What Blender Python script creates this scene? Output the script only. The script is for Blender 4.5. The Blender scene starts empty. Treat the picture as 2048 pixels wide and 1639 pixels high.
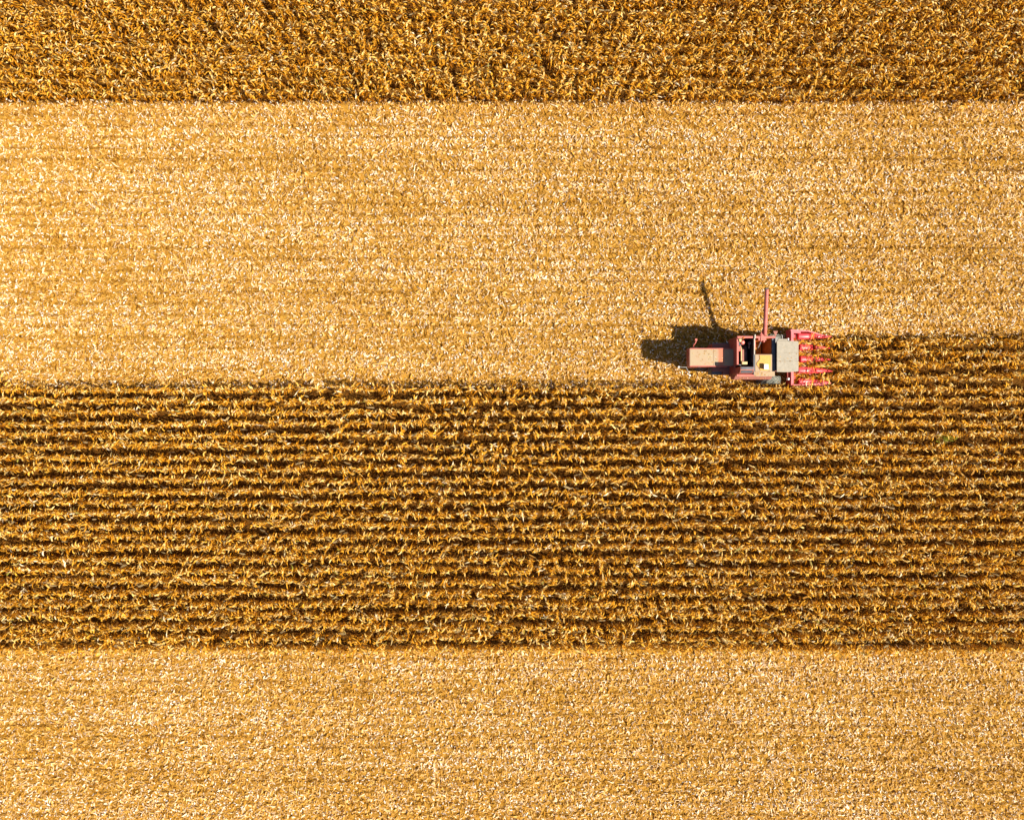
import bpy, bmesh, math, random
import numpy as np
from mathutils import Vector, Matrix

sc = bpy.context.scene
COL = sc.collection
R = math.radians
rng = np.random.default_rng(7)
random.seed(7)
CAM_H = 47.0
# metres: x runs along the rows (the harvester drives towards +x), y across them, z up

# ------------------------------------------------------------------ materials
def new_mat(name):
    m = bpy.data.materials.new(name); m.use_nodes = True
    nt = m.node_tree
    b = nt.nodes['Principled BSDF']
    return m, nt, b

def ramp(nt, stops):
    n = nt.nodes.new('ShaderNodeValToRGB')
    el = n.color_ramp.elements
    while len(el) < len(stops): el.new(0.5)
    for e, (p, c) in zip(el, stops):
        e.position = p; e.color = (*c, 1)
    return n

def leaf_mat(name, stops, transl, rough=0.7, spec=0.06):
    m, nt, b = new_mat(name)
    at = nt.nodes.new('ShaderNodeAttribute'); at.attribute_name = 'tone'
    r = ramp(nt, stops)
    nt.links.new(at.outputs['Fac'], r.inputs[0])
    nt.links.new(r.outputs[0], b.inputs['Base Color'])
    b.inputs['Roughness'].default_value = rough
    b.inputs['Specular IOR Level'].default_value = spec
    t = nt.nodes.new('ShaderNodeBsdfTranslucent')
    nt.links.new(r.outputs[0], t.inputs['Color'])
    mx = nt.nodes.new('ShaderNodeMixShader'); mx.inputs[0].default_value = transl
    nt.links.new(b.outputs[0], mx.inputs[1]); nt.links.new(t.outputs[0], mx.inputs[2])
    nt.links.new(mx.outputs[0], nt.nodes['Material Output'].inputs[0])
    return m

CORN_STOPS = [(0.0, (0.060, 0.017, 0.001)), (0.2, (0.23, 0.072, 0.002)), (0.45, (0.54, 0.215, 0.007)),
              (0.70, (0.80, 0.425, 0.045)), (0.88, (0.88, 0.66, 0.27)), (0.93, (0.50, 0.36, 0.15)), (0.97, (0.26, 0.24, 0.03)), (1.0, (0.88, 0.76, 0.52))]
LITTER_STOPS = [(0.0, (0.16, 0.058, 0.004)), (0.25, (0.42, 0.195, 0.018)), (0.5, (0.61, 0.335, 0.062)),
                (0.74, (0.74, 0.475, 0.175)), (0.88, (0.84, 0.66, 0.42)), (0.97, (0.88, 0.81, 0.70)), (1.0, (0.88, 0.86, 0.84))]
M_CORN = leaf_mat('dry_corn', CORN_STOPS, 0.32)
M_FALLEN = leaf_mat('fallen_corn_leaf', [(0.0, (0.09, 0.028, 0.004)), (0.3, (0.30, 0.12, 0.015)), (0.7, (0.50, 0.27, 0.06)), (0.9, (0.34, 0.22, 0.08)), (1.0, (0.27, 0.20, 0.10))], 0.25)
M_LITTER = leaf_mat('straw', LITTER_STOPS, 0.22)

def noise(nt, scale, detail=6.0, rough=0.6, coord='Object', vec_scale=None):
    tc = nt.nodes.new('ShaderNodeTexCoord')
    n = nt.nodes.new('ShaderNodeTexNoise')
    n.inputs['Scale'].default_value = scale; n.inputs['Detail'].default_value = detail
    n.inputs['Roughness'].default_value = rough
    if vec_scale:
        mp = nt.nodes.new('ShaderNodeMapping'); mp.inputs['Scale'].default_value = vec_scale
        nt.links.new(tc.outputs[coord], mp.inputs[0]); nt.links.new(mp.outputs[0], n.inputs['Vector'])
    else:
        nt.links.new(tc.outputs[coord], n.inputs['Vector'])
    return n

def ground_mat():
    m, nt, b = new_mat('field_soil')
    n1 = noise(nt, 9.0, 8, 0.7)
    r1 = ramp(nt, [(0.25, (0.030, 0.011, 0.002)), (0.5, (0.080, 0.034, 0.006)), (0.75, (0.17, 0.085, 0.02))])
    nt.links.new(n1.outputs['Fac'], r1.inputs[0])
    n2 = noise(nt, 0.6, 4, 0.6, vec_scale=(0.35, 1.0, 1.0))
    mx = nt.nodes.new('ShaderNodeMixRGB'); mx.blend_type = 'MIX'
    r2 = ramp(nt, [(0.4, (0, 0, 0)), (0.7, (0.55, 0.55, 0.55))])
    nt.links.new(n2.outputs['Fac'], r2.inputs[0]); nt.links.new(r2.outputs[0], mx.inputs[0])
    nt.links.new(r1.outputs[0], mx.inputs[1]); mx.inputs[2].default_value = (0.16, 0.072, 0.012, 1)
    # chopped chaff covers the soil of the strips that are already cut
    tc = nt.nodes.new('ShaderNodeTexCoord'); sp = nt.nodes.new('ShaderNodeSeparateXYZ'); nt.links.new(tc.outputs['Object'], sp.inputs[0])
    def math_(op, a, v):
        n = nt.nodes.new('ShaderNodeMath'); n.operation = op
        nt.links.new(a, n.inputs[0])
        if isinstance(v, (int, float)): n.inputs[1].default_value = v
        else: nt.links.new(v, n.inputs[1])
        return n.outputs[0]
    wob = math_('MULTIPLY', n1.outputs['Fac'], 0.35)
    X, Y = math_('ADD', sp.outputs['X'], wob), math_('ADD', sp.outputs['Y'], wob)
    behind = math_('MULTIPLY', math_('GREATER_THAN', Y, 1.65), math_('LESS_THAN', X, 17.6))
    up_ = math_('GREATER_THAN', Y, 4.75)
    mid_ = math_('MULTIPLY', math_('MAXIMUM', behind, up_), math_('LESS_THAN', Y, 19.35))
    cut = math_('MAXIMUM', mid_, math_('LESS_THAN', Y, -14.8))
    n3 = noise(nt, 22.0, 6, 0.7)
    r3 = ramp(nt, [(0.3, (0.15, 0.065, 0.008)), (0.5, (0.36, 0.185, 0.025)), (0.7, (0.54, 0.32, 0.070))])
    nt.links.new(n3.outputs['Fac'], r3.inputs[0])
    # old plant rows: soil and dark stalk bases show between the chaff
    ph = math_('ABSOLUTE', math_('SUBTRACT', math_('FRACT', math_('MULTIPLY', math_('ADD', sp.outputs['Y'], 50 * 0.693 - 1.10 + 0.3465), 1 / 0.693), 0), 0.5), 0)
    ln = nt.nodes.new('ShaderNodeMapRange'); ln.inputs[1].default_value = 0.06; ln.inputs[2].default_value = 0.16; ln.inputs[3].default_value = 0.45; ln.inputs[4].default_value = 0.0
    nt.links.new(ph, ln.inputs[0])
    m4 = nt.nodes.new('ShaderNodeMixRGB'); nt.links.new(ln.outputs[0], m4.inputs[0]); nt.links.new(r3.outputs[0], m4.inputs[1]); m4.inputs[2].default_value = (0.15, 0.07, 0.012, 1)
    r3 = m4
    m3 = nt.nodes.new('ShaderNodeMixRGB')
    nt.links.new(cut, m3.inputs[0]); nt.links.new(mx.outputs[0], m3.inputs[1]); nt.links.new(r3.outputs[0], m3.inputs[2])
    nt.links.new(m3.outputs[0], b.inputs['Base Color'])
    b.inputs['Roughness'].default_value = 0.95; b.inputs['Specular IOR Level'].default_value = 0.02
    bp = nt.nodes.new('ShaderNodeBump'); bp.inputs['Strength'].default_value = 0.8; bp.inputs['Distance'].default_value = 0.05
    nt.links.new(n1.outputs['Fac'], bp.inputs['Height']); nt.links.new(bp.outputs[0], b.inputs['Normal'])
    return m

def paint_mat(name, col, dust=0.5, *a, dust_min=0.35, **k):
    m = paint_mat_(name, col, dust, dust_min, *a, **k)
    return m
def paint_mat_(name, col, dust, dust_min, dust_col=(0.50, 0.38, 0.25), rough=0.5, spec=0.4, scale=3.0, fade=None, metal=0.0):
    """painted sheet metal: faded and chipped by noise, field dust lying on the faces that look up (on the header a painted pink highlight)"""
    m, nt, b = new_mat(name)
    n = noise(nt, scale, 8, 0.65)
    fade = fade or tuple(min(1, c * 1.25 + 0.03) for c in col)
    r = ramp(nt, [(0.32, tuple(c * 0.72 for c in col)), (0.5, col), (0.72, fade)])
    nt.links.new(n.outputs['Fac'], r.inputs[0])
    nf = noise(nt, scale * 9, 6, 0.75)
    rf_ = ramp(nt, [(0.30, (0.55, 0.52, 0.50)), (0.46, (1, 1, 1)), (0.62, (1, 1, 1)), (0.74, (1.25, 1.22, 1.2))])
    nt.links.new(nf.outputs['Fac'], rf_.inputs[0])
    mxf = nt.nodes.new('ShaderNodeMixRGB'); mxf.blend_type = 'MULTIPLY'; mxf.inputs[0].default_value = 0.8
    nt.links.new(r.outputs[0], mxf.inputs[1]); nt.links.new(rf_.outputs[0], mxf.inputs[2]); r = mxf
    geo = nt.nodes.new('ShaderNodeNewGeometry')
    sep = nt.nodes.new('ShaderNodeSeparateXYZ'); nt.links.new(geo.outputs['Normal'], sep.inputs[0])
    up = nt.nodes.new('ShaderNodeMapRange'); up.inputs[1].default_value = 0.15; up.inputs[2].default_value = 0.95
    nt.links.new(sep.outputs['Z'], up.inputs[0])
    n2 = noise(nt, scale * 1.7, 9, 0.7)
    mr = nt.nodes.new('ShaderNodeMapRange'); mr.inputs[1].default_value = 0.30; mr.inputs[2].default_value = 0.62
    mr.inputs[3].default_value = dust_min; mr.inputs[4].default_value = 1.0
    nt.links.new(n2.outputs['Fac'], mr.inputs[0])
    mu = nt.nodes.new('ShaderNodeMath'); mu.operation = 'MULTIPLY'
    nt.links.new(up.outputs[0], mu.inputs[0]); nt.links.new(mr.outputs[0], mu.inputs[1])
    mu2 = nt.nodes.new('ShaderNodeMath'); mu2.operation = 'MULTIPLY'; mu2.inputs[1].default_value = dust
    nt.links.new(mu.outputs[0], mu2.inputs[0])
    mx = nt.nodes.new('ShaderNodeMixRGB')
    nt.links.new(mu2.outputs[0], mx.inputs[0]); nt.links.new(r.outputs[0], mx.inputs[1]); mx.inputs[2].default_value = (*dust_col, 1)
    nt.links.new(mx.outputs[0], b.inputs['Base Color'])
    rr = nt.nodes.new('ShaderNodeMapRange'); rr.inputs[3].default_value = rough; rr.inputs[4].default_value = 0.9
    nt.links.new(mu2.outputs[0], rr.inputs[0]); nt.links.new(rr.outputs[0], b.inputs['Roughness'])
    b.inputs['Specular IOR Level'].default_value = spec; b.inputs['Metallic'].default_value = metal
    return m

M_RED = paint_mat('faded_red_paint', (0.265, 0.048, 0.034), 0.62, (0.34, 0.205, 0.145), scale=4.5)
M_RAIL = paint_mat('worn_red_rail', (0.48, 0.08, 0.06), 0.30, (0.55, 0.30, 0.23))
M_AUGER = paint_mat('auger_tube_paint', (0.38, 0.070, 0.055), 0.35, (0.46, 0.22, 0.18), scale=5)
M_HEADER = paint_mat('bright_red_paint', (0.62, 0.026, 0.036), 0.16, (0.66, 0.26, 0.27), 0.32, 0.5, scale=5)  # pink tint on upward faces puts the lit highlight into the colour
M_HEADERF = paint_mat('header_frame_paint', (0.60, 0.060, 0.070), 0.42, (0.62, 0.26, 0.26), 0.42, 0.5)  # pink dust colour here is the header's highlight, painted on
M_ROOF = paint_mat('dusty_roof_paint', (0.27, 0.24, 0.19), 0.7, (0.36, 0.31, 0.235), 0.7, scale=6)
M_DUST = paint_mat('dust_over_red', (0.38, 0.12, 0.07), 1.0, (0.37, 0.29, 0.18), 0.7, scale=1.4, dust_min=.72)
M_SHOULDER = paint_mat('dusty_red_shoulder', (0.30, 0.07, 0.05), 0.85, (0.37, 0.225, 0.16), 0.7, scale=3, dust_min=.6)
M_DARK = paint_mat('dark_grimy_metal', (0.030, 0.028, 0.032), 0.15, (0.14, 0.11, 0.09), 0.6)
M_BLUE = paint_mat('blue_grey_metal_and_shade', (0.08, 0.09, 0.11), 0.2, (0.18, 0.16, 0.15), 0.55)  # also stands in for shade on the side guards and front wall
M_GREY = paint_mat('bare_grey_metal', (0.22, 0.22, 0.22), 0.35, (0.3, 0.26, 0.2), 0.5)
M_PALE = paint_mat('pale_worn_metal', (0.40, 0.37, 0.32), 0.4, (0.5, 0.40, 0.26), 0.5)
M_YEL = paint_mat('pale_yellow_metal', (0.62, 0.50, 0.22), 0.2, (0.5, 0.42, 0.3), 0.5)
M_WHITE = paint_mat('white_paint', (0.74, 0.73, 0.68), 0.1, (0.6, 0.52, 0.42), 0.5)
M_ORANGE = paint_mat('orange_plastic', (0.75, 0.16, 0.02), 0.1, rough=0.35)
M_TYRE = paint_mat('dusty_tyre_rubber', (0.075, 0.078, 0.07), 0.62, (0.27, 0.27, 0.215), 0.85, 0.2)
M_GRAIN_RIM = paint_mat('dark_tank_inside', (0.38, 0.12, 0.018), 0.1)

def glass_mat():
    m, nt, b = new_mat('cab_glass')
    b.inputs['Base Color'].default_value = (0.05, 0.06, 0.07, 1); b.inputs['Roughness'].default_value = 0.08
    b.inputs['Specular IOR Level'].default_value = 0.7
    return m
M_GLASS = glass_mat()

def grain_mat():
    m, nt, b = new_mat('maize_kernels')
    tc = nt.nodes.new('ShaderNodeTexCoord')
    v = nt.nodes.new('ShaderNodeTexVoronoi'); v.inputs['Scale'].default_value = 70
    nt.links.new(tc.outputs['Object'], v.inputs['Vector'])
    sp = nt.nodes.new('ShaderNodeSeparateColor'); nt.links.new(v.outputs['Color'], sp.inputs[0])
    r = ramp(nt, [(0.0, (0.50, 0.20, 0.014)), (0.5, (0.58, 0.27, 0.03)), (1.0, (0.64, 0.36, 0.07))])
    nt.links.new(sp.outputs[0], r.inputs[0]); nt.links.new(r.outputs[0], b.inputs['Base Color'])
    b.inputs['Roughness'].default_value = 0.55
    bp = nt.nodes.new('ShaderNodeBump'); bp.inputs['Distance'].default_value = 0.006; bp.inputs['Strength'].default_value = 0.6; bp.invert = True
    nt.links.new(v.outputs['Distance'], bp.inputs['Height']); nt.links.new(bp.outputs[0], b.inputs['Normal'])
    return m
M_GRAIN = grain_mat()

# ------------------------------------------------------------------ leaf and stalk meshes (numpy)
def strips(base, az, th0, bend, length, width, side=0.0, roll=0.0, twist=0.0, nseg=4, prof=None):
    n = len(base)
    f = lambda a: np.broadcast_to(np.asarray(a, dtype=float), (n,))
    az, th0, bend, length, width, side, roll, twist = map(f, (az, th0, bend, length, width, side, roll, twist))
    if prof is None:
        prof = np.interp(np.linspace(0, 1, nseg + 1), [0, .3, .7, 1], [.55, 1, .75, .06])
    P = np.empty((n, nseg + 1, 2, 3))
    c = base.copy()
    for j in range(nseg + 1):
        t = j / nseg
        th = th0 - bend * t; a = az + side * t
        d = np.stack([np.cos(th) * np.cos(a), np.cos(th) * np.sin(a), np.sin(th)], 1)
        s = np.stack([-np.sin(a), np.cos(a), np.zeros(n)], 1)
        u = np.cross(d, s)
        ro = roll + twist * t
        w = (s * np.cos(ro)[:, None] + u * np.sin(ro)[:, None]) * (width * prof[j] * 0.5)[:, None]
        P[:, j, 0] = c - w; P[:, j, 1] = c + w
        c = c + d * (length / nseg)[:, None]
    V = P.reshape(-1, 3)
    i0 = (np.arange(n) * (nseg + 1) * 2)[:, None] + (np.arange(nseg) * 2)[None, :]
    F = np.stack([i0, i0 + 1, i0 + 3, i0 + 2], -1).reshape(-1, 4)
    return V, F, nseg

def prisms(b, t, r0, r1, sides=3):
    n = len(b); ang = np.arange(sides) * 2 * np.pi / sides
    o = np.stack([np.cos(ang), np.sin(ang), np.zeros(sides)], 1)
    r0 = np.broadcast_to(r0, (n,)); r1 = np.broadcast_to(r1, (n,))
    P = np.empty((n, 2, sides, 3))
    P[:, 0] = b[:, None] + o[None] * r0[:, None, None]
    P[:, 1] = t[:, None] + o[None] * r1[:, None, None]
    i = (np.arange(n) * 2 * sides)[:, None]; k = np.arange(sides)[None]; k2 = (k + 1) % sides
    F = np.stack([i + k, i + k2, i + sides + k2, i + sides + k], -1).reshape(-1, 4)
    return P.reshape(-1, 3), F, sides

class Soup:
    def __init__(s): s.V = []; s.F = []; s.T = []; s.n = 0
    def add(s, vfk, tone):
        V, F, k = vfk
        s.V.append(V); s.F.append(F + s.n); s.n += len(V)
        s.T.append(np.repeat(tone, k))
    def mesh(s, name, mat):
        V = np.concatenate(s.V).astype(np.float32); F = np.concatenate(s.F).astype(np.int32); T = np.concatenate(s.T).astype(np.float32)
        me = bpy.data.meshes.new(name)
        me.vertices.add(len(V)); me.vertices.foreach_set('co', V.ravel())
        me.loops.add(F.size); me.loops.foreach_set('vertex_index', F.ravel())
        me.polygons.add(len(F)); me.polygons.foreach_set('loop_start', np.arange(0, F.size, 4, dtype=np.int32))
        a = me.attributes.new('tone', 'FLOAT', 'FACE'); a.data.foreach_set('value', T)
        me.update(calc_edges=True)
        me.materials.append(mat)
        return me

def U(lo, hi, n): return rng.uniform(lo, hi, n)

def tones(n, mean, sd, odd=0.04):
    t = np.clip(rng.normal(mean, sd, n), 0.02, 0.88)
    o = rng.random(n) < odd
    t[o] = U(0.92, 1.0, o.sum())
    return t

def corn_soup(pos, h, full=True, spread=1.0):
    """ripe dry maize plants: leaning stalk, two ranks of drooping shrivelled leaves, an ear in its husk, a tassel"""
    S = Soup(); n = len(pos)
    la = U(0, 2 * np.pi, n); lean = np.abs(rng.normal(0, 0.09, n))
    fallen = rng.random(n) < np.clip(0.022 + 0.0009 * pos[:, 0], .01, .06)
    lean = np.where(fallen, U(0.6, 1.1, n), lean)
    axis = np.stack([np.sin(lean) * np.cos(la), np.sin(lean) * np.sin(la), np.cos(lean)], 1)
    top = pos + axis * h[:, None]
    S.add(prisms(pos, top, 0.016, 0.007), tones(n, 0.35, 0.12, 0))
    plane = np.where(rng.random(n) < .6, rng.normal(0, .6, n), U(0, np.pi, n))      # many plants spread their leaves along the row
    ptone = rng.normal(0, 0.07, n)
    k = 11 if full else 7
    for j in range(k):
        f = 0.16 + 0.80 * j / (k - 1) + U(-.03, .03, n)
        b = pos + axis * (h * f)[:, None]
        az = plane + (j % 2) * np.pi + rng.normal(0, 0.55, n)
        upper = f > 0.55
        L = spread * np.where(upper, U(.26, .52, n), U(.24, .46, n)) * np.where(f > .88, .75, 1)
        th0 = np.where(upper, U(.35, 1.25, n), U(-.2, .8, n))
        bend = np.where(upper, U(1.2, 3.6, n), U(1.4, 3.4, n))
        keep = rng.random(n) < (0.93 if full else 1)
        tn = np.clip(tones(n, 0.23 + 0.55 * (j / (k - 1)) ** .9, 0.15, 0.035) + ptone, 0, 1)  # lower leaves browner, with canopy shade also put into their darker tone
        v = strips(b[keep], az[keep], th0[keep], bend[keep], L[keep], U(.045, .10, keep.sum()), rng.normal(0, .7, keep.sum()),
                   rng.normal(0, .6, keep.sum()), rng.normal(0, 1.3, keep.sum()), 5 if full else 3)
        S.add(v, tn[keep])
    # ear in its pale husk
    fb = U(.36, .5, n); b = pos + axis * (h * fb)[:, None]
    az = plane + rng.normal(0, .4, n); dn = U(-1.2, .6, n)
    d = np.stack([np.cos(dn) * np.cos(az), np.cos(dn) * np.sin(az), np.sin(dn)], 1)
    S.add(prisms(b + d * .03, b + d * U(.18, .25, n)[:, None], 0.032, 0.014, 4), np.clip(tones(n, .75, .1, 0), 0, .9))
    # tassel
    for j in range(4 if full else 2):
        keep = rng.random(n) < .8; q = keep.sum()
        S.add(strips(top[keep] - axis[keep] * .03, U(0, 6.28, q), U(.3, 1.4, q), U(.2, 1.8, q), U(.14, .30, q), U(.012, .024, q), rng.normal(0, .5, q), U(-1, 1, q), 0, 2), tones(q, .66, .12, 0))
    return S

# field layout -----------------------------------------------------
XL, XR = -41.0, 41.0
ROW = 0.693
rows = []                                     # (y, x start, x end)
for k in range(24): rows.append((1.24 - 0.690 * k, XL, XR))
for y in (2.06, 2.76, 3.48, 4.19): rows.append((y, 18.35, XR))
TOP0 = 19.30
for k in range(18): rows.append((TOP0 + ROW * k, XL, XR))

def plants():
    P = []; H = []
    for (y, a, b) in rows:
        x = np.arange(a, b, 0.195) + rng.normal(0, 0.045, len(np.arange(a, b, 0.195)))
        g = np.sin(x * 0.37 + y * 2.1) + np.sin(x * 0.91 + y * 0.7) + rng.normal(0, .8, len(x))
        x = x[(rng.random(len(x)) > 0.05) & (g > -2.6)]
        yy = y + rng.normal(0, 0.075 if (y == TOP0 or 1.5 < y < 5) else 0.04, len(x)) + 0.05 * np.sin(x * 0.21 + y * 3)
        P.append(np.stack([x, yy, np.zeros(len(x))], 1))
        h = 1.60 + (.16 if 1.5 < y < 5 else 0) + 0.10 * np.sin(x * 0.16 + y * 0.45) + rng.normal(0, 0.09 if y > 10 else 0.16, len(x))
        H.append(np.clip(h, 1.1, 2.15))
    return np.concatenate(P), np.concatenate(H)
PP, HH = plants()
dist = np.hypot(PP[:, 0], PP[:, 1])
order = np.argsort(dist)
near = order[:300]
mask = np.ones(len(PP), bool); mask[near] = False

def add_obj(name, me, **props):
    o = bpy.data.objects.new(name, me); COL.objects.link(o)
    for k, v in props.items(): o[k] = v
    return o

main = mask & (PP[:, 1] < 10); up = mask & (PP[:, 1] > 10)
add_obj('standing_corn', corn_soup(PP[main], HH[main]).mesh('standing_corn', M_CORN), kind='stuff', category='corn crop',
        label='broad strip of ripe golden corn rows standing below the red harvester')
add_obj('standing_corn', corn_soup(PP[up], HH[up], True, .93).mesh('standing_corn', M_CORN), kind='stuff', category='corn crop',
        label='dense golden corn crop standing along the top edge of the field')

protos = []
for i in range(20):
    protos.append(corn_soup(np.zeros((1, 3)), np.array([1.74])).mesh('corn_plant', M_CORN))
for i, idx in enumerate(near):
    o = add_obj('corn_plant', protos[i % 20], category='corn plant', group='corn plants standing nearest the middle of the field',
                label='dry golden corn plant among the rows nearest the middle of the field')
    o.location = PP[idx]; o.rotation_euler = (0, 0, random.uniform(0, 6.28))
    s = HH[idx] / 1.74; o.scale = (1, 1, s)

# ------------------------------------------------------------------ chopped straw and stubble
def litter(x0, x1, y0, y1, dens, mean, sd, white, zmax=0.10, swath=True):
    n = int((x1 - x0) * (y1 - y0) * dens)
    S = Soup()
    x = U(x0, x1, n); y = U(y0, y1, n)
    patch = 0.5 * np.sin(x * .23 + y * .5) * np.sin(x * .11 - y * .31 + 1) + .3 * np.sin(x * .9 + 1.3 * np.sin(y * .8)) * np.sin(y * 1.1)
    sw = 0.5 + 0.5 * np.cos((y - 3.1) * 2 * np.pi / 2.77) if swath else np.zeros(n)   # straw swath down the middle of each pass
    b = np.stack([x, y, U(0.004, zmax, n)], 1)
    wide = rng.random(n) < .22
    L = np.where(wide, U(.14, .34, n), U(.14, .44, n)); W = np.where(wide, U(.065, .12, n), U(.022, .06, n))
    dy = (y - 1.10) / ROW; dy = np.abs(dy - np.round(dy)) * ROW
    vis = np.clip(.75 + .7 * np.sin(x * .13 + 2.3 * np.round((y - 1.1) / ROW)) + .4 * np.sin(x * .57 + y), 0, 1)   # rows show here and there
    if swath:
        kp = rng.random(n) > .35 * vis * np.exp(-(dy / .09) ** 2)
        x, y, patch, sw, dy, vis = x[kp], y[kp], patch[kp], sw[kp], dy[kp], vis[kp]; b, L, W, wide = b[kp], L[kp], W[kp], wide[kp]; n = len(x)
    line = np.exp(-(dy / .08) ** 2) * vis                            # darker stalk bases and roots along the old rows
    tn = np.clip(rng.normal(mean, sd, n) - .03 + .07 * (sw - .5) + .08 * patch - (.29 * line if swath else 0), 0.03, .9)
    wh = rng.random(n) < white * (0.7 + .6 * sw) * (1 + .5 * patch)
    tn[wh] = U(.90, 1.0, wh.sum()); 
    L[wh] = U(.08, .20, wh.sum()); W[wh] = U(.045, .085, wh.sum())
    S.add(strips(b, U(0, 6.283, n), rng.normal(.12, .32, n), rng.normal(.3, .6, n), L, W, rng.normal(0, 1.3, n), rng.normal(0, .45, n), rng.normal(0, .5, n), 3,
                 [.6, 1, .8, .25]), tn)
    return S

def merge_soups(ss):
    S = Soup(); off = 0
    for s in ss:
        for V, F, T in zip(s.V, s.F, s.T):
            S.V.append(V); S.F.append(F + off); S.T.append(T)
        off += s.n
    S.n = off
    return S

def stubble(ylist, x0, x1):
    S = Soup()
    for y in ylist:
        n = int((x1 - x0) / .2)
        x = np.linspace(x0, x1, n) + rng.normal(0, .05, n)
        keep = rng.random(n) < np.clip(.55 + .5 * np.sin(x * .13 + 2.3 * y), .1, .9); x = x[keep]; n = len(x)
        b = np.stack([x, y + rng.normal(0, .035, n), np.zeros(n)], 1)
        h = U(.12, .34, n); a = U(0, 6.28, n); l = np.abs(rng.normal(0, .35, n))
        t = b + np.stack([np.sin(l) * np.cos(a), np.sin(l) * np.sin(a), np.cos(l)], 1) * h[:, None]
        S.add(prisms(b, t, .016, .013, 4), tones(n, .30, .12, 0))
        m = n // 2
        S.add(strips(b[:m], U(0, 6.28, m), U(.1, 1., m), U(.4, 2., m), U(.12, .4, m), U(.02, .05, m), rng.normal(0, .8, m), rng.normal(0, .5, m), 0, 3), tones(m, .45, .15, 0))
    return S
def long_stalks(x0, x1, y0, y1, n):
    S = Soup(); b = np.stack([U(x0, x1, n), U(y0, y1, n), U(.05, .12, n)], 1)
    a = rng.normal(0, .5, n) + np.pi * (rng.random(n) < .5); L = U(.5, 1.3, n)
    t = b + np.stack([np.cos(a), np.sin(a), np.zeros(n)], 1) * L[:, None]
    # lying stalks as thin four-sided rods (vertical ring is fine: they lie nearly flat)
    d = (t - b) / L[:, None]; s = np.stack([-d[:, 1], d[:, 0], np.zeros(n)], 1) * .012; u = np.array([0, 0, .012])
    P = np.stack([b - s, b + u, b + s, b - u, t - s, t + u, t + s, t - u], 1)
    i = (np.arange(n) * 8)[:, None]; k = np.arange(4)[None]; k2 = (k + 1) % 4
    F = np.stack([i + k, i + k2, i + 4 + k2, i + 4 + k], -1).reshape(-1, 4)
    S.add((P.reshape(-1, 3), F, 4), tones(n, .66, .12, 0))
    return S

cut_rows_mid = [1.10 + ROW * k for k in range(6, 26)]
D = 120
mid = merge_soups([litter(XL, XR, 4.55, 19.35, D, .575, .27, .13), litter(XL, 17.6, 1.35, 4.55, D, .575, .27, .13),
                   litter(17.6, XR, 4.3, 4.9, 40, .45, .17, .05),
                   stubble(cut_rows_mid, XL, XR), stubble([2.06, 2.76, 3.48, 4.19], XL, 17.0), long_stalks(XL, XR, 4.8, 19, 900)])
add_obj('corn_stubble', mid.mesh('corn_stubble', M_LITTER), kind='stuff', category='straw',
        label='pale chopped straw and stubble strip that the harvester has cut')
low_rows = [1.10 - ROW * k for k in range(24, 44)]   # the old rows below the crop
low = merge_soups([litter(XL, XR, -29.5, -15.1, D, .575, .27, .13), stubble(low_rows, XL, XR), long_stalks(XL, XR, -29, -15.5, 700)])
add_obj('corn_stubble', low.mesh('corn_stubble', M_LITTER), kind='stuff', category='straw',
        label='pale chopped straw and stubble strip along the bottom edge of the field')
under = merge_soups([litter(XL, XR, -15.1, 1.35, 24, .14, .12, .002, .06, False), litter(17.6, XR, 1.3, 4.5, 24, .14, .12, .002, .06, False),  # brown litter, toned darker to put the shade between rows into it
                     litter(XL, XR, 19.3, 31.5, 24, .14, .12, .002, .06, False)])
n = 1500
y = np.where(rng.random(n) < .7, 1.10 - .684 * (rng.integers(0, 23, n) + .5), TOP0 + ROW * (rng.integers(0, 16, n) + .5)) + rng.normal(0, .07, n)
b = np.stack([U(XL, XR, n), y, U(.45, 1.15, n)], 1)
under.add(strips(b, rng.normal(0, .35, n) + np.pi * (rng.random(n) < .5), rng.normal(0, .15, n), rng.normal(.2, .4, n), U(.25, .6, n), U(.06, .14, n), rng.normal(0, .6, n), rng.normal(0, .25, n), 0, 4), U(.44, .60, n))
under.T[-1][:] = np.repeat(np.where(rng.random(n) < .75, U(1.2, 1.2, n) * 0 + .99, U(.3, .7, n)), 4)
add_obj('fallen_leaves', under.mesh('fallen_leaves', M_FALLEN), kind='stuff', category='leaf litter',
        label='brown fallen corn leaves lying on the soil between the standing rows')

# ground sheet, reaching far beyond the field
bm = bmesh.new()
bmesh.ops.create_grid(bm, x_segments=2, y_segments=2, size=1500)
me = bpy.data.meshes.new('ground'); bm.to_mesh(me); bm.free(); me.materials.append(ground_mat())
add_obj('ground', me, kind='structure')

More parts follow.
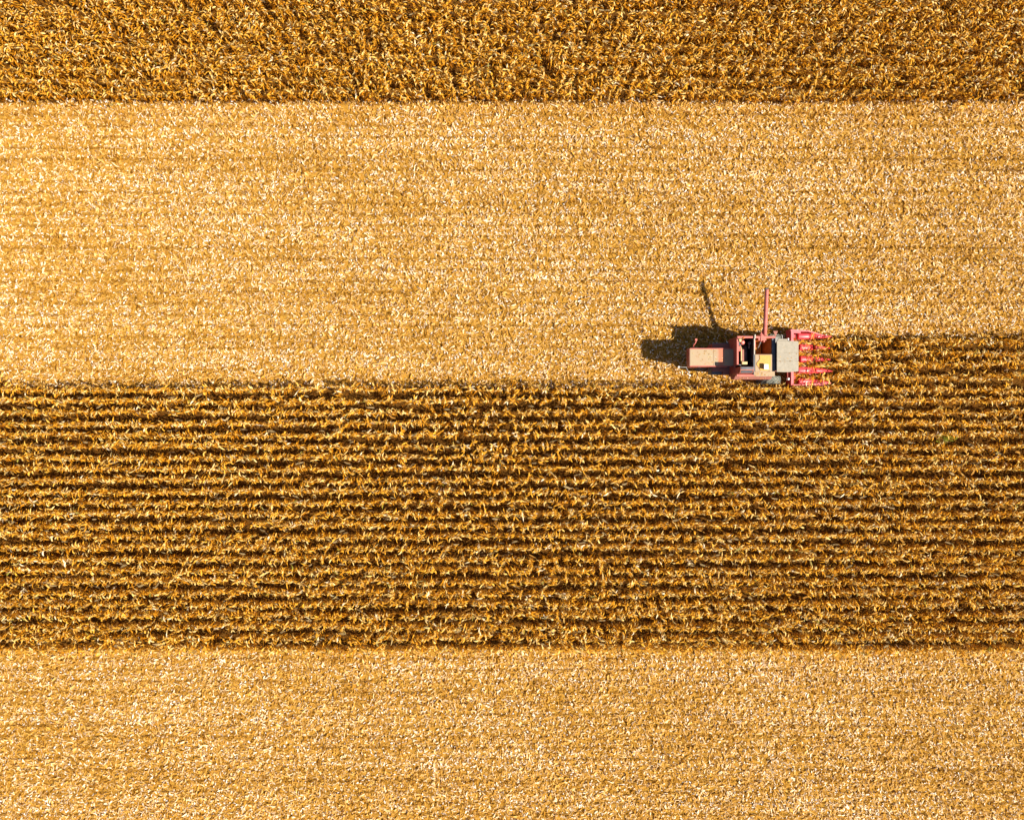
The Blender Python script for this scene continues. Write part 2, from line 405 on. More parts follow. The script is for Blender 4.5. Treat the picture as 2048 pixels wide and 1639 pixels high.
# ------------------------------------------------------------------ harvester helpers
ROOT = Vector((14.6, 3.1, 0.0))
class MB:
    def __init__(s): s.bm = bmesh.new()
    def face(s, pts):
        return s.bm.faces.new([s.bm.verts.new(p) for p in pts])
    def box(s, x0, x1, y0, y1, z0, z1):
        c = [s.bm.verts.new((x, y, z)) for z in (z0, z1) for (x, y) in ((x0, y0), (x1, y0), (x1, y1), (x0, y1))]
        for q in ((3, 2, 1, 0), (4, 5, 6, 7), (0, 1, 5, 4), (1, 2, 6, 5), (2, 3, 7, 6), (3, 0, 4, 7)):
            s.bm.faces.new([c[i] for i in q])
        return s
    def prism(s, poly, d0, d1, axis='z'):
        """extrude a closed outline: axis z -> (x, y) outline; axis y -> (x, z) outline; axis x -> (y, z) outline"""
        def P(a, b, d): return (a, b, d) if axis == 'z' else ((a, d, b) if axis == 'y' else (d, a, b))
        A = [s.bm.verts.new(P(a, b, d0)) for a, b in poly]; B = [s.bm.verts.new(P(a, b, d1)) for a, b in poly]
        n = len(poly)
        s.bm.faces.new(A[::-1]); s.bm.faces.new(B)
        for i in range(n): s.bm.faces.new((A[i], A[(i + 1) % n], B[(i + 1) % n], B[i]))
        return s
    def loft(s, rings, cap=True):
        VV = [[s.bm.verts.new(p) for p in r] for r in rings]
        n = len(rings[0])
        for a, b in zip(VV, VV[1:]):
            for i in range(n): s.bm.faces.new((a[i], a[(i + 1) % n], b[(i + 1) % n], b[i]))
        if cap: s.bm.faces.new(VV[0][::-1]); s.bm.faces.new(VV[-1])
        return s
    def tube(s, pts, r, n=12):
        pts = [Vector(p) for p in pts]; rr = r if isinstance(r, (list, tuple)) else [r] * len(pts)
        rings = []
        for i, p in enumerate(pts):
            d = (pts[min(i + 1, len(pts) - 1)] - pts[max(i - 1, 0)]).normalized()
            ref = Vector((0, 0, 1)) if abs(d.z) < .9 else Vector((1, 0, 0))
            a = d.cross(ref).normalized(); b = d.cross(a).normalized()
            rings.append([p + (a * math.cos(t) + b * math.sin(t)) * rr[i] for t in [2 * math.pi * k / n for k in range(n)]])
        return s.loft(rings)
    def lathe_y(s, c, prof, n=28):
        """solid of revolution about the y axis through c; prof is (radius, y) closed by its ends"""
        rings = [[(c[0] + r * math.cos(t), c[1] + y, c[2] + r * math.sin(t)) for t in [2 * math.pi * k / n for k in range(n)]] for r, y in prof]
        return s.loft(rings)
    def build(s, name, mat, parent, bevel=0.0, smooth=False):
        bmesh.ops.recalc_face_normals(s.bm, faces=s.bm.faces[:])
        me = bpy.data.meshes.new(name)
        off = ROOT
        bmesh.ops.translate(s.bm, verts=s.bm.verts[:], vec=-off)
        if smooth:
            for f in s.bm.faces: f.smooth = len(f.verts) == 4
        s.bm.to_mesh(me); s.bm.free()
        me.materials.append(mat)
        o = bpy.data.objects.new(name, me); COL.objects.link(o)
        o.parent = parent
        if bevel:
            b = o.modifiers.new('bevel', 'BEVEL'); b.width = bevel; b.segments = 2; b.limit_method = 'ANGLE'; b.angle_limit = R(40)
        return o

root = bpy.data.objects.new('combine_harvester', None); COL.objects.link(root)
root.location = ROOT
root['category'] = 'harvester'
root['label'] = 'old faded red combine harvester cutting corn with its long unloading auger swung out'

# ---- rear straw hood
hx0, hx1, hy0, hy1, hz = 10.42, 13.05, 2.56, 3.62, 2.72
hood = MB().prism([(hx0 + .35, 1.15), (13.25, 1.15), (13.25, hz), (hx0 + .02, hz), (hx0, hz - .03), (hx0, 2.10)], hy0, hy1, 'y').build('rear_hood', M_RED, root, .02)
def hood_top_mat():
    m = M_DUST.copy(); m.name = 'dusty_hood_top'
    nt = m.node_tree
    mx = nt.nodes['Principled BSDF'].inputs['Base Color'].links[0].from_node
    b = nt.nodes['Principled BSDF']
    tc = nt.nodes.new('ShaderNodeTexCoord'); sp = nt.nodes.new('ShaderNodeSeparateXYZ'); nt.links.new(tc.outputs['Object'], sp.inputs[0])
    nz = noise(nt, 4.0, 5, .6)
    ad = nt.nodes.new('ShaderNodeMath'); ad.operation = 'MULTIPLY_ADD'; ad.inputs[1].default_value = .2
    nt.links.new(nz.outputs['Fac'], ad.inputs[0]); nt.links.new(sp.outputs['X'], ad.inputs[2])
    mr = nt.nodes.new('ShaderNodeMapRange'); mr.inputs[1].default_value = -2.42; mr.inputs[2].default_value = -2.28
    mr.inputs[3].default_value = 0; mr.inputs[4].default_value = .72
    nt.links.new(ad.outputs[0], mr.inputs[0])
    m2 = nt.nodes.new('ShaderNodeMixRGB'); m2.inputs[2].default_value = (0.50, 0.12, 0.06, 1)
    mr2 = nt.nodes.new('ShaderNodeMapRange'); mr2.inputs[1].default_value = -2.10; mr2.inputs[2].default_value = -1.95
    mr2.inputs[3].default_value = 1; mr2.inputs[4].default_value = 0.1
    nt.links.new(ad.outputs[0], mr2.inputs[0])
    mm = nt.nodes.new('ShaderNodeMath'); mm.operation = 'MULTIPLY'
    nt.links.new(mr.outputs[0], mm.inputs[0]); nt.links.new(mr2.outputs[0], mm.inputs[1])
    nt.links.new(mm.outputs[0], m2.inputs[0]); nt.links.new(mx.outputs[0], m2.inputs[1]); nt.links.new(m2.outputs[0], b.inputs['Base Color'])
    return m
MB().box(hx0 + .06, 11.86, hy0 + .05, hy1 - .04, hz, hz + .018).box(11.868, 13.04, hy0 + .05, hy1 - .04, hz, hz + .018).build('top_panel', hood_top_mat(), hood, .006)
MB().box(hx0 + .05, 12.9, hy1 - .03, hy1 + .012, hz - .05, hz + .035).box(hx0 + .05, 12.9, hy0 - .012, hy0 + .03, hz - .05, hz + .028).build('edge_rail', M_RAIL, hood, .006)
for x in (10.95, 12.7):
    MB().box(x, x + .14, hy0 - .05, hy0 - .012, hz - .16, hz - .02).build('hood_hinge', M_DARK, hood, .006)
# curved marker bracket that rises beside the hood
MB().tube([(10.75, 3.66, 2.2), (10.72, 3.72, 2.6), (10.66, 3.80, 2.86), (10.74, 3.93, 2.98), (10.78, 4.06, 3.0)], [.02, .02, .03, .035, .03], 8).build('curved_bracket', M_RAIL, root, 0, True)
MB().box(10.71, 10.84, 4.04, 4.17, 2.96, 3.01).build('marker_lamp', M_RAIL, root, .01)
# tail lamp arms at the rear corners
for (x0, y0, x1, y1, z) in ((10.44, 2.55, 9.95, 2.56, 2.1), (10.46, 2.52, 10.66, 2.07, 1.9)):
    a = MB().tube([(x0, y0, z), ((x0 + x1) / 2, (y0 + y1) / 2, z + .02), (x1, y1, z)], .024, 8).build('tail_lamp_arm', M_GREY, root)
    MB().box(x1 - .05, x1 + .05, y1 - .05, y1 + .05, z - .03, z + .08).build('tail_lamp', M_WHITE, a, .01)
for (x1, y1) in ((10.12, 3.86), (10.15, 3.0)):
    MB().tube([(10.44, 3.55 if y1 > 3.5 else 3.3, 2.05), (x1, y1, 1.85)], .022, 8).build('straw_deflector_bar', M_DARK, root)

# ---- lower body, axles
body = MB().prism([(12.0, .75), (15.6, .70), (16.0, 1.0), (16.0, 1.7), (13.3, 2.0), (12.0, 1.9)], 2.30, 3.95, 'y').build('lower_body', M_RED, root, .03)
MB().box(12.03, 13.2, 3.62, 4.02, 1.0, 1.86).build('side_guard', M_BLUE, body, .02)  # shadow on the guard put into its blue-grey colour
MB().box(11.98, 12.6, 2.14, 2.56, 1.0, 1.86).build('side_guard', M_BLUE, body, .02)  # blue-grey here is painted shade too
MB().box(12.64, 13.25, 2.12, 2.56, .9, 1.90).build('side_guard', M_RED, body, .02)

def wheel(cx, yc, rad, wid, lugs, side):
    t = bpy.data.objects.new('wheel', None); COL.objects.link(t); t.parent = root
    w = wid / 2
    mb = MB().lathe_y((cx, yc, rad), [(rad * .58, -w * .8), (rad * .80, -w), (rad * .93, -w * .88), (rad * .965, -w * .5), (rad * .965, w * .5), (rad * .93, w * .88), (rad * .80, w), (rad * .58, w * .8)])
    for k in range(lugs):
        for s in (-1, 1):
            a0 = 2 * math.pi * (k + (.5 if s > 0 else 0)) / lugs
            rings = []
            for (f, da) in ((.0, .0), (.5, .17), (1.02, .36)):
                a = a0 + da; hw = .055 / rad
                y = yc + s * w * (f * .98 + .02)
                rr = rad * (1.0 if f < .9 else .955); r0 = rad * .90
                rings.append([(cx + r * math.cos(b), y, rad + r * math.sin(b)) for (r, b) in ((r0, a - hw), (rr, a - hw * .8), (rr, a + hw * .8), (r0, a + hw))])
            mb.loft(rings)
    mb.build('tyre', M_TYRE, t)
    o = side * w * .55
    MB().lathe_y((cx, yc, rad), [(rad * .60, -w * .7), (rad * .60, w * .7), (rad * .52, w * .72), (rad * .5, w * .3), (rad * .15, w * .3), (rad * .12, w * .6), (.02, w * .6)]
                 if side > 0 else [(rad * .60, w * .7), (rad * .60, -w * .7), (rad * .52, -w * .72), (rad * .5, -w * .3), (rad * .15, -w * .3), (rad * .12, -w * .6), (.02, -w * .6)]).build('rim', M_YEL, t)
wheel(15.76, 1.83, .74, .46, 17, -1)
wheel(15.76, 4.36, .74, .46, 17, 1)
wheel(11.75, 2.60, .46, .28, 14, -1)
wheel(11.75, 3.60, .46, .28, 14, 1)
MB().tube([(15.76, 1.9, .74), (15.76, 4.3, .74)], .13).build('front_axle', M_DARK, root)
MB().tube([(11.75, 2.65, .46), (11.75, 3.55, .46)], .07).build('rear_axle', M_DARK, root)

# ---- grain tank and engine bay (one tall open box, split by a wall)
tx0, tx1, ty0, ty1, tz = 13.04, 15.26, 1.98, 4.23, 3.36
xd = 14.05                                               # wall between engine bay and tank
tank = MB()
tank.prism([(ty1, 1.75), (ty1, tz), (ty1 - .05, tz), (ty1 - .05, 1.75)], tx0, tx1, 'x')                    # north wall
tank.prism([(tx0 - .02, 1.75), (tx0, tz), (tx0 + .05, tz), (tx0 + .05, 1.75)], 2.62, ty1 - .05, 'y')           # rear wall, upper
tank.prism([(tx0 - .02, 1.75), (tx0, 2.95), (tx0 + .05, 2.95), (tx0 + .05, 1.75)], 2.2, 2.62, 'y')
tank.prism([(tx0 - .02, 1.75), (tx0, tz), (tx0 + .05, tz), (tx0 + .05, 1.75)], ty0, 2.2, 'y')
tank.box(tx0 + .05, tx1, ty0, ty0 + .05, 1.75, tz - .01)                                                     # south wall
tank.box(tx0 + .05, tx1 - .05, ty0 + .05, ty1 - .05, 1.75, 1.80)                                               # floor
tank = tank.build('tank_housing', M_RED, root, .008)
MB().prism([(ty0, tz - .03), (ty0 - .19, tz - .34), (ty0 - .19, 2.5), (ty0 - .02, 2.3), (ty0 - .02, tz - .1)], tx0 - .07, tx1 - .12, 'x').build('side_shoulder', M_SHOULDER, root, .02)
MB().box(tx0 + 1.0, tx1 - .02, ty0 - .03, 2.24, tz, tz + .03).build('side_deck', M_DUST, root, .008)
MB().box(tx0 - .01, tx1, ty1 - .07, ty1 + .05, tz, tz + .07).build('top_rail', M_RAIL, root, .012)
MB().box(tx0 - .015, tx0 + .09, 2.62, ty1 - .075, tz, tz + .07).build('top_rail', M_RAIL, root, .012)
MB().box(tx0 - .015, tx0 + .09, ty0 - .02, 2.2, tz, tz + .06).build('top_rail', M_RAIL, root, .012)
MB().box(tx0 + .09, tx0 + .98, ty0 - .03, ty0 + .07, tz, tz + .06).build('top_rail', M_RAIL, root, .012)
MB().box(xd - .04, xd + .04, ty0 + .055, ty1 - .055, 1.805, tz - .02).build('dividing_wall', M_DARK, root, .005)
MB().box(xd - .032, xd + .032, 3.2, ty1 - .08, tz - .02, tz + .075).tube([(xd, ty1 - .1, tz + .1), (xd + .01, ty1 + .14, tz + .12)], .05, 8).build('divider_rail', M_PALE, root, .01)
MB().box(xd - .045, xd + .045, ty0 + .08, 3.195, tz - .02, tz + .02).build('divider_rail', M_BLUE, root, .01)
MB().box(tx1 - .17, tx1 + .03, 2.25, ty1 - .08, 1.9, tz - .01).build('front_wall', M_BLUE, root, .01)  # cab's shadow painted in as a dark blue-grey colour
# hopper with sloping sides inside the tank
hop = MB()
z0, z1 = 2.15, tz - .06
hop.face([(xd + .05, 3.24, z1), (xd + .05, 4.17, z1), (xd + .35, 3.9, z0), (xd + .35, 3.4, z0)])
hop.face([(15.08, 3.24, z1), (15.08, 4.17, z1), (14.85, 3.9, z0), (14.85, 3.4, z0)][::-1])
hop.face([(xd + .05, 4.17, z1), (15.08, 4.17, z1), (14.85, 3.9, z0), (xd + .35, 3.9, z0)])
hop.face([(xd + .05, 3.24, z1), (15.08, 3.24, z1), (14.85, 3.4, z0), (xd + .35, 3.4, z0)][::-1])
hop = hop.build('hopper', M_GRAIN_RIM, root)
sol = hop.modifiers.new('plate', 'SOLIDIFY'); sol.thickness = .02
# lid over the south half of the tank
MB().box(xd + .05, 15.08, 2.245, 3.22, tz - .02, tz + .035).build('tank_lid', M_DUST, root, .01)
MB().box(14.56, 14.76, 2.36, 2.62, tz + .036, tz + .29).box(14.54, 14.78, 2.34, 2.64, tz + .29, tz + .31).build('lid_box', M_WHITE, root, .008)
# filling auger head on the north rim
MB().box(14.28, 14.74, 4.02, 4.20, tz - .10, tz + .06).box(14.40, 14.46, 3.96, 4.24, tz + .0, tz + .1).box(14.58, 14.66, 3.93, 4.10, tz - .2, tz + .05).prism([(14.40, 4.28), (14.62, 4.28), (14.51, 4.42)], tz + .02, tz + .08).build('auger_head', M_RAIL, root, .012)
MB().tube([(14.50, 3.98, tz - .2), (14.50, 3.55, 2.5)], .035, 10).build('filling_auger', M_GREY, root)
MB().box(xd + .05, xd + .10, 3.55, 4.05, tz - .35, tz - .03).build('inner_plate', M_RAIL, root, .006)

# engine bay contents
eng = MB().box(13.35, 13.95, 2.85, 3.75, 1.81, 2.55).box(13.42, 13.85, 2.95, 3.6, 2.55, 2.75).tube([(13.62, 2.9, 2.8), (13.62, 3.7, 2.8)], .12, 14).build('engine', M_DARK, root, .03)
MB().lathe_y((13.43, 3.86, 3.05), [(.02, -.03), (.13, -.03), (.13, .03), (.02, .03)], 20).build('engine_flywheel', M_DARK, eng)
air = MB()
def disc(mb, x, y, z, prof, n=20):
    return mb.loft([[(x + r * math.cos(t), y + r * math.sin(t), z + dz) for t in [2 * math.pi * k / n for k in range(n)]] for r, dz in prof])
disc(air, 13.39, 3.92, 3.22, [(.07, -.6), (.07, 0), (.13, .0), (.135, .10), (.10, .14), (.03, .155)]).build('air_intake', M_RAIL, eng, 0, True)
disc(MB(), 13.39, 3.92, 3.375, [(.03, 0), (.03, .03), (.012, .035)], 10).build('intake_knob', M_WHITE, eng)
MB().box(13.10, 13.34, 3.76, 3.98, 2.6, tz - .08).build('battery_box', M_BLUE, root, .012)
MB().prism([(13.12, 3.72), (13.33, 3.72), (13.31, 3.42), (13.14, 3.42)], 2.7, tz - .12).build('bracket_plate', M_RAIL, root, .012)
MB().tube([(13.36, 3.75, 2.95), (13.40, 3.6, 3.05), (13.40, 2.86, 3.05)], .04, 10).build('exhaust_pipe', M_YEL, eng)
MB().box(13.46, 13.58, 2.80, 3.55, 2.92, 3.0).build('belt_guard', M_RED, eng, .02)
MB().tube([(13.70, 3.75, 2.9), (13.70, 2.78, 2.9)], .085, 14).build('intake_hose', M_DARK, eng, 0, True)
MB().box(13.42, 13.74, 2.66, 2.82, 2.95, 3.12).build('fan_housing', M_YEL, eng, .02)
MB().tube([(13.22, 2.88, 2.9), (13.24, 2.66, 2.95), (13.42, 2.62, 2.95)], .03, 8).build('pipe_elbow', M_GREY, eng)
MB().tube([(13.82, 3.92, 3.0), (13.86, 3.86, 3.05), (13.92, 3.86, 3.05), (13.95, 3.95, 3.05)], .03, 8).tube([(13.87, 3.98, 3.02), (13.87, 3.58, 3.0)], .025, 8).build('fuel_pipe', M_GREY, eng)
rad_ = MB().prism([(2.06, 2.3), (2.06, 3.62), (2.12, 3.80), (2.24, 3.96), (2.32, 4.0), (2.47, 4.0), (2.47, 2.3)], 13.06, 13.84, 'x').build('radiator_housing', M_RED, root, .015)
MB().box(13.10, 13.80, 2.325, 2.455, 4.001, 4.02).build('radiator_screen', M_BLUE, rad_, .004)
MB().prism([(2.125, 3.815), (2.245, 3.975), (2.255, 3.967), (2.135, 3.807)], 13.12, 13.78, 'x').build('radiator_screen', M_BLUE, rad_)
# beacon on twin posts at the rear north corner
pm = MB().box(13.12, 13.155, 4.08, 4.10, 2.9, 3.75).box(13.27, 13.305, 4.08, 4.10, 2.9, 3.75).box(13.12, 13.305, 4.06, 4.12, 3.45, 3.50).box(13.16, 13.27, 3.94, 4.06, 3.36, 3.5).build('beacon_post', M_YEL, root, .004)
disc(MB(), 13.29, 4.14, 3.72, [(.05, 0), (.06, .02), (.06, .12), (.045, .16), (.015, .18)], 14).build('beacon', M_ORANGE, root, 0, True)

# ---- unloading auger, swung out to the north
ab, at_ = Vector((14.93, 4.46, 2.58)), Vector((14.80, 7.00, 3.32))
ad_ = (at_ - ab).normalized()
aug = MB().tube([ab - ad_ * .06, ab, ab + ad_ * .9, at_ - ad_ * .02, at_], [.105, .125, .122, .112, .105], 16).build('unloading_auger', M_AUGER, root, 0, True)
for f in (.30, .62, .93):
    c = ab.lerp(at_, f)
    MB().tube([c - ad_ * .02, c + ad_ * .02], .133, 16).build('clamp_band', M_RAIL, aug)
MB().prism([(14.80, 4.36), (14.98, 4.36), (14.90, 4.74), (14.84, 4.70)], 2.52, 2.56).prism([(14.66, 4.42), (14.82, 4.40), (14.86, 4.78), (14.80, 4.80)], 2.54, 2.60).build('hinge_plate', M_RAIL, aug, .008)
MB().tube([(14.93, 4.42, 1.1), (14.93, 4.42, 2.3), (14.93, 4.46, 2.6)], [.14, .14, .125], 16).build('auger_elbow', M_RED, root, 0, True)
MB().tube([at_ - ad_ * .01, at_ + Vector((-.03, .05, -.16))], [.10, .085], 14).build('spout', M_DARK, aug)

# ---- cab
cx0, cx1, cy0, cy1 = 15.36, 16.42, 2.30, 3.90
cab = bpy.data.objects.new('cab', None); COL.objects.link(cab); cab.parent = root
MB().box(cx0, cx1, cy0, cy1, 1.45, 2.25).build('cab_shell', M_RED, cab, .03)
for (x, y) in ((cx0, cy0), (cx1 - .06, cy0), (cx0, cy1 - .06), (cx1 - .06, cy1 - .06)):
    MB().box(x, x + .06, y, y + .06, 2.25, 3.50).build('corner_post', M_RED, cab, .01)
MB().box(cx1 - .035, cx1 - .02, cy0 + .065, cy1 - .065, 2.255, 3.495).build('windscreen', M_GLASS, cab)
MB().box(cx0 + .065, cx1 - .065, cy0 + .02, cy0 + .035, 2.255, 3.495).build('side_window', M_GLASS, cab)
MB().box(cx0 + .065, cx1 - .065, cy1 - .035, cy1 - .02, 2.255, 3.495).build('side_window', M_GLASS, cab)
MB().box(cx0 + .02, cx0 + .035, cy0 + .065, cy1 - .065, 2.255, 3.495).build('rear_window', M_GLASS, cab)
# roof: three sheets with seams, sides slightly bowed
rf = MB()
xs0, xs1 = 15.29, 16.54
def roof_panel(mb, y0, y1, yedge0, yedge1):
    p = []
    for f in [i / 8 for i in range(9)]:
        p.append((xs0 + (xs1 - xs0) * f, y0 + (yedge0(f))))
    for f in [i / 8 for i in range(8, -1, -1)]:
        p.append((xs0 + (xs1 - xs0) * f, y1 + (yedge1(f))))
    mb.prism(p, 3.50, 3.60)
zero = lambda f: 0.0
roof_panel(rf, 2.20, 2.834, lambda f: -.03 * math.sin(math.pi * f) + .03 * f, zero)
roof_panel(rf, 2.842, 3.304, zero, zero)
roof_panel(rf, 3.312, 3.98, zero, lambda f: .02 * math.sin(math.pi * f) - .02 * f)
rfo = rf.box(xs0 + .01, xs1 - .01, 2.25, 3.93, 3.485, 3.588).prism([(15.33, 3.975), (15.92, 3.975), (15.90, 4.10), (15.40, 4.11)], 3.46, 3.56).build('cab_roof', M_ROOF, cab, .014)
MB().tube([(16.05, 2.3, 3.2), (16.05, 1.86, 3.22)], .018, 8).build('mirror_arm', M_RAIL, cab)
MB().box(16.02, 16.12, 1.74, 1.86, 3.08, 3.34).build('mirror', M_WHITE, cab, .015)
MB().box(16.03, 16.10, 4.02, 4.18, 3.0, 3.3).build('mirror', M_WHITE, cab, .015)
MB().box(15.83, 16.06, 3.9, 4.34, 1.62, 1.66).build('platform', M_GREY, root, .005)
lad = MB()
for y in (4.02, 4.40): lad.box(15.84, 15.88, y, y + .03, .6, 2.75)
for z in (.8, 1.1, 1.4): lad.box(15.845, 16.1, 4.02, 4.43, z, z + .03)
lad.box(15.88, 15.93, 4.02, 4.40, 2.70, 2.75)
lad.build('ladder', M_GREY, root)
MB().prism([(15.28, 4.62), (15.56, 4.62), (15.42, 4.26)], 2.95, 3.0).tube([(15.42, 4.3, 2.98), (15.30, 4.12, 2.9)], .02, 6).build('triangle_guard', M_RED, root, .01)
MB().tube([(15.70, 4.5, 1.5), (15.68, 4.62, 2.5)], .02, 6).tube([(15.18, 4.3, 2.3), (15.08, 4.5, 2.5)], .02, 6).build('handrail', M_YEL, root)
MB().prism([(16.2, 1.0), (17.05, .35), (17.05, .95), (16.2, 1.7)], 2.6, 3.6, 'y').build('feeder_house', M_RED, root, .02)

# ---- four row corn header
hd = bpy.data.objects.new('corn_header', None); COL.objects.link(hd); hd.parent = root
MB().box(17.02, 17.19, 1.52, 4.86, .95, 1.12).build('header_beam', M_HEADERF, hd, .02)
MB().box(17.02, 17.08, 1.58, 4.80, .30, .95).build('header_back', M_HEADERF, hd, .01)
MB().tube([(17.38, 1.65, .62), (17.38, 4.7, .62)], .13, 14).build('cross_auger', M_HEADER, hd, 0, True)
MB().box(17.15, 17.75, 1.6, 4.78, .30, .36).build('trough', M_HEADERF, hd)
MB().box(17.195, 17.34, 4.40, 4.62, .75, 1.0).build('gearbox', M_HEADER, hd, .02)
MB().box(17.195, 17.34, 1.86, 2.10, .75, 1.0).build('gearbox', M_HEADER, hd, .02)
# end sheets
MB().prism([(17.05, .25), (17.05, 1.12), (18.0, 1.05), (19.3, .62), (19.5, .45), (19.5, .3)], 1.50, 1.56, 'y').prism([(17.05, 1.56), (17.05, 1.50), (17.2, 1.49), (19.5, 1.60), (19.5, 1.68)], 1.0, 1.03).build('end_sheet', M_HEADERF, hd, .008)
es = MB()
es.loft([[(17.0, 4.80, .30), (17.0, 4.92, .30), (17.0, 4.92, 1.14), (17.0, 4.80, 1.14)], [(18.1, 4.78, .30), (18.1, 4.86, .30), (18.1, 4.86, 1.08), (18.1, 4.78, 1.08)],
         [(18.8, 4.63, .30), (18.8, 4.70, .30), (18.8, 4.70, .85), (18.8, 4.63, .85)], [(19.55, 4.50, .22), (19.55, 4.56, .22), (19.55, 4.56, .45), (19.55, 4.50, .45)]])
es.box(17.19, 17.62, 4.68, 4.80, 1.0, 1.10)
es.build('end_sheet', M_HEADERF, hd, .008)

for y in (2.09, 2.77, 3.47, 4.19):                          # gathering chain rails either side of each row
    for d in (-.11, .11):
        MB().prism([(17.30, .58), (18.55, .40), (18.55, .47), (17.30, .66)], y + d - .03, y + d + .03, 'y').build('gathering_rail', M_HEADERF, hd, .008)
def snout(y, ytip, x0, x1, x2, x3, r0, zr, name='divider_snout', mat=M_HEADER):
    """a row divider: rounded hood at the back, hinged pointed cone in front that slopes to the ground"""
    s = bpy.data.objects.new(name, None); COL.objects.link(s); s.parent = hd
    def ring(x, yc, zc, r, n=14, flat=.75):
        return [(x, yc + r * math.cos(t), zc + r * flat * math.sin(t)) for t in [2 * math.pi * k / n for k in range(n)]]
    MB().loft([ring(x0, y, zr, r0 * .96), ring(x0 + .04, y, zr, r0), ring((x0 + x1) / 2, y, zr - .05, r0 * .97), ring(x1, y, zr - .16, r0 * .80)]).build('snout_hood', mat, s, 0, True)
    yy = lambda f: y + (ytip - y) * f
    MB().loft([ring(x2, yy(.35), zr - .18, r0 * .70), ring(x2 + .05, yy(.4), zr - .17, r0 * .78), ring(x2 + (x3 - x2) * .35, yy(.6), zr - .30, r0 * .62),
               ring(x2 + (x3 - x2) * .7, yy(.85), zr - .45, r0 * .36), ring(x3 - .05, yy(.98), zr - .58, r0 * .14), ring(x3, ytip, zr - .60, .012)]).build('snout_point', mat, s, 0, True)
snout(4.52, 4.54, 17.50, 18.62, 18.62, 19.90, .20, .92)
snout(3.83, 3.83, 17.62, 18.50, 18.64, 19.80, .21, .88)
snout(3.12, 3.12, 17.66, 18.50, 18.66, 19.82, .21, .88)
snout(2.43, 2.41, 17.52, 18.64, 18.64, 19.94, .23, .90)
snout(1.76, 1.70, 17.55, 18.60, 18.60, 19.78, .19, .90)

# ---- kernels lying on the lid and inside the hopper
def grain_heap(outline, z, hgt, name, label, nx=26):
    bm = bmesh.new()
    xs = [p[0] for p in outline]; ys = [p[1] for p in outline]
    vs = [bm.verts.new((x, y, z)) for x, y in outline]; f = bm.faces.new(vs)
    ex = bmesh.ops.extrude_face_region(bm, geom=[f]); top = [g for g in ex['geom'] if isinstance(g, bmesh.types.BMVert)]
    bmesh.ops.translate(bm, verts=top, vec=(0, 0, hgt))
    bmesh.ops.recalc_face_normals(bm, faces=bm.faces[:])
    me = bpy.data.meshes.new(name); bm.to_mesh(me); bm.free(); me.materials.append(M_GRAIN)
    o = add_obj(name, me, kind='stuff', category='corn grain', label=label)
    bv = o.modifiers.new('bevel', 'BEVEL'); bv.width = hgt * .8; bv.segments = 3
    return o
zl = tz + .037
grain_heap([(14.33, 3.18), (14.98, 3.17), (15.01, 2.9), (15.00, 2.55), (14.93, 2.45), (14.86, 2.30), (14.70, 2.275), (14.40, 2.29), (14.33, 2.40), (14.27, 2.50), (14.20, 2.58), (14.17, 2.68), (14.22, 2.78), (14.31, 2.86), (14.36, 2.98)],
           zl, .03, 'corn_grain', 'yellow corn kernels spilled over the tank lid around the white box')
bm = bmesh.new()
N = 22
gv = {}
for i in range(N + 1):
    for j in range(N + 1):
        x = xd + .12 + (15.02 - xd - .12) * i / N; y = 3.27 + (4.13 - 3.27) * j / N
        d = math.hypot((x - 14.5) / .55, (y - 3.7) / .5)
        gv[i, j] = bm.verts.new((14.475 + (x - 14.595) * .70, 3.65 + (y - 3.70) * .72, 2.46 + .18 * max(0, 1 - d) - .05 * d + random.uniform(-.006, .006)))
for i in range(N):
    for j in range(N):
        bm.faces.new((gv[i, j], gv[i + 1, j], gv[i + 1, j + 1], gv[i, j + 1])).smooth = True
bound = [e for e in bm.edges if e.is_boundary]
ex = bmesh.ops.extrude_edge_only(bm, edges=bound)
bmesh.ops.translate(bm, verts=[g for g in ex['geom'] if isinstance(g, bmesh.types.BMVert)], vec=(0, 0, -.3))
me = bpy.data.meshes.new('corn_grain'); bm.to_mesh(me); bm.free(); me.materials.append(M_GRAIN)
add_obj('corn_grain', me, kind='stuff', category='corn grain', label='orange corn kernels filling the open shaded half of the tank')

def chaff(x0, x1, y0, y1, z, n):
    b = np.stack([U(x0, x1, n), U(y0, y1, n), U(z + .004, z + .02, n)], 1)
    CH.add(strips(b, U(0, 6.28, n), rng.normal(.03, .05, n), rng.normal(.1, .15, n), U(.05, .16, n), U(.012, .03, n), rng.normal(0, 1, n), rng.normal(0, .1, n), 0, 3), tones(n, .45, .2, .03))
CH = Soup()
chaff(10.55, 12.9, 2.65, 3.55, hz + .02, 46); chaff(15.4, 16.45, 2.3, 3.9, 3.603, 14); chaff(14.05, 15.1, 2.0, 2.22, tz + .032, 22)
chaff(13.2, 15.0, 1.82, 1.95, tz - .2, 20)
add_obj('chaff', CH.mesh('chaff', M_LITTER), kind='stuff', category='chaff', label='bits of straw lying on the hood and roof of the harvester')
W = Soup(); n = 34
b = np.stack([rng.normal(26.4, .22, n), rng.normal(-1.72, .13, n), U(.9, 1.45, n)], 1)
W.add(strips(b, U(0, 6.28, n), U(-.2, .8, n), U(.5, 1.6, n), U(.15, .34, n), U(.06, .11, n), rng.normal(0, .5, n), rng.normal(0, .4, n), 0, 4), U(.2, .9, n))
n = 7
b = np.stack([rng.normal(26.4, .16, n), rng.normal(-1.72, .1, n), np.zeros(n)], 1)
W.add(prisms(b, b + np.stack([rng.normal(0, .1, n), rng.normal(0, .1, n), U(.9, 1.3, n)], 1), .012, .006), np.full(n, .5))
M_WEED = leaf_mat('green_weed', [(0, (0.07, 0.085, 0.006)), (1, (0.24, 0.23, 0.022))], .3)
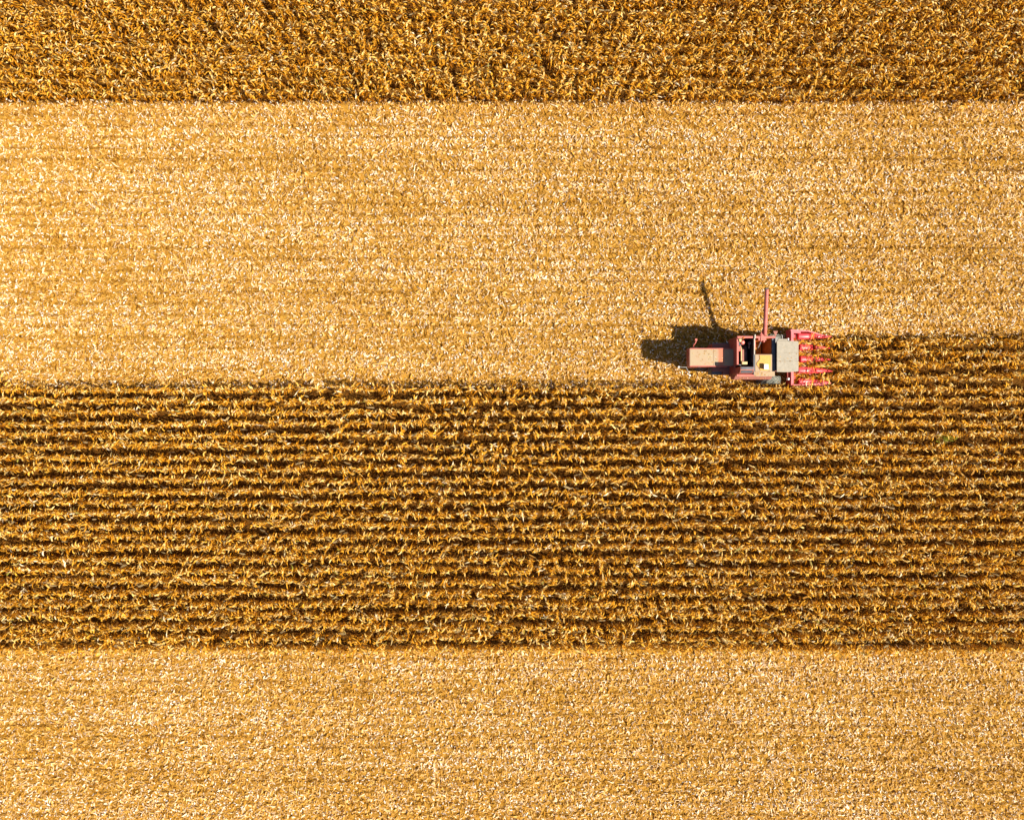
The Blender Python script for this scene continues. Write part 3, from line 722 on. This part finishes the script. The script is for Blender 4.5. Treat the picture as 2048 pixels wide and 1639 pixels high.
add_obj('weed', W.mesh('weed', M_WEED), category='weed', label='small green weed growing between the corn rows right of the harvester')

# leaves and stalks of the rows that are being drawn in between the snouts
S = Soup()
for y in (2.09, 2.77, 3.47, 4.19):
    n = 60
    b = np.stack([U(17.35, 18.6, n), y + rng.normal(0, .09, n), U(.72, 1.12, n)], 1)
    S.add(strips(b, rng.normal(np.pi, .9, n), U(-.2, .6, n), U(.1, 1.4, n), U(.25, .6, n), U(.02, .055, n), rng.normal(0, .9, n), rng.normal(0, .6, n), rng.normal(0, 1, n), 5), tones(n, .6, .17, .05))
    n = 8
    b = np.stack([U(17.6, 18.6, n), y + rng.normal(0, .04, n), U(.6, .9, n)], 1); 
    S.add(prisms(b, b + np.stack([U(-.5, -.1, n), rng.normal(0, .06, n), U(.0, .3, n)], 1), .012, .008), tones(n, .6, .1, 0))
n = 22
yy = np.array([3.83, 3.12])[rng.integers(0, 2, n)]
b = np.stack([U(17.9, 19.3, n), yy + rng.normal(0, .14, n), U(.80, 1.08, n)], 1)
S.add(strips(b, U(0, 6.28, n), U(-.1, .5, n), U(.2, 1.2, n), U(.25, .5, n), U(.02, .05, n), rng.normal(0, 1, n), rng.normal(0, .6, n), 0, 5), tones(n, .6, .15, .05))
add_obj('cut_leaves', S.mesh('cut_leaves', M_CORN), kind='stuff', category='corn leaves', label='dry corn leaves and stalks caught between the red header snouts')

# ------------------------------------------------------------------ camera, sun, sky
cam = bpy.data.cameras.new('camera'); co = bpy.data.objects.new('camera', cam); COL.objects.link(co)
co.location = (0, 0, CAM_H); co.rotation_euler = (0, 0, 0)
cam.sensor_width = 36; cam.lens = 36 * CAM_H / 64.0
cam.clip_end = 5000
sc.camera = co

sd = Vector((0.90, -0.284, 1.0)).normalized()
sun = bpy.data.lights.new('sun', 'SUN'); sun.energy = 4.6; sun.angle = R(0.5); sun.color = (1.0, 0.92, 0.78)
so = bpy.data.objects.new('sun', sun); COL.objects.link(so)
so.rotation_euler = (-sd).to_track_quat('-Z', 'Y').to_euler(); so.location = (0, 0, 60)

w = bpy.data.worlds.new('World'); sc.world = w; w.use_nodes = True
nt = w.node_tree; bg = nt.nodes['Background']
sky = nt.nodes.new('ShaderNodeTexSky'); sky.sky_type = 'NISHITA'; sky.sun_disc = False
sky.sun_elevation = math.asin(sd.z); sky.sun_rotation = math.atan2(sd.x, sd.y)
nt.links.new(sky.outputs[0], bg.inputs[0]); bg.inputs[1].default_value = 0.05

sc.view_settings.view_transform = 'Standard'; sc.view_settings.look = 'None'
sc.view_settings.exposure = 1.10; sc.view_settings.gamma = 1.0
sc.cycles.max_bounces = 6; sc.cycles.diffuse_bounces = 4; sc.cycles.transmission_bounces = 4
sc.render.engine = 'CYCLES'
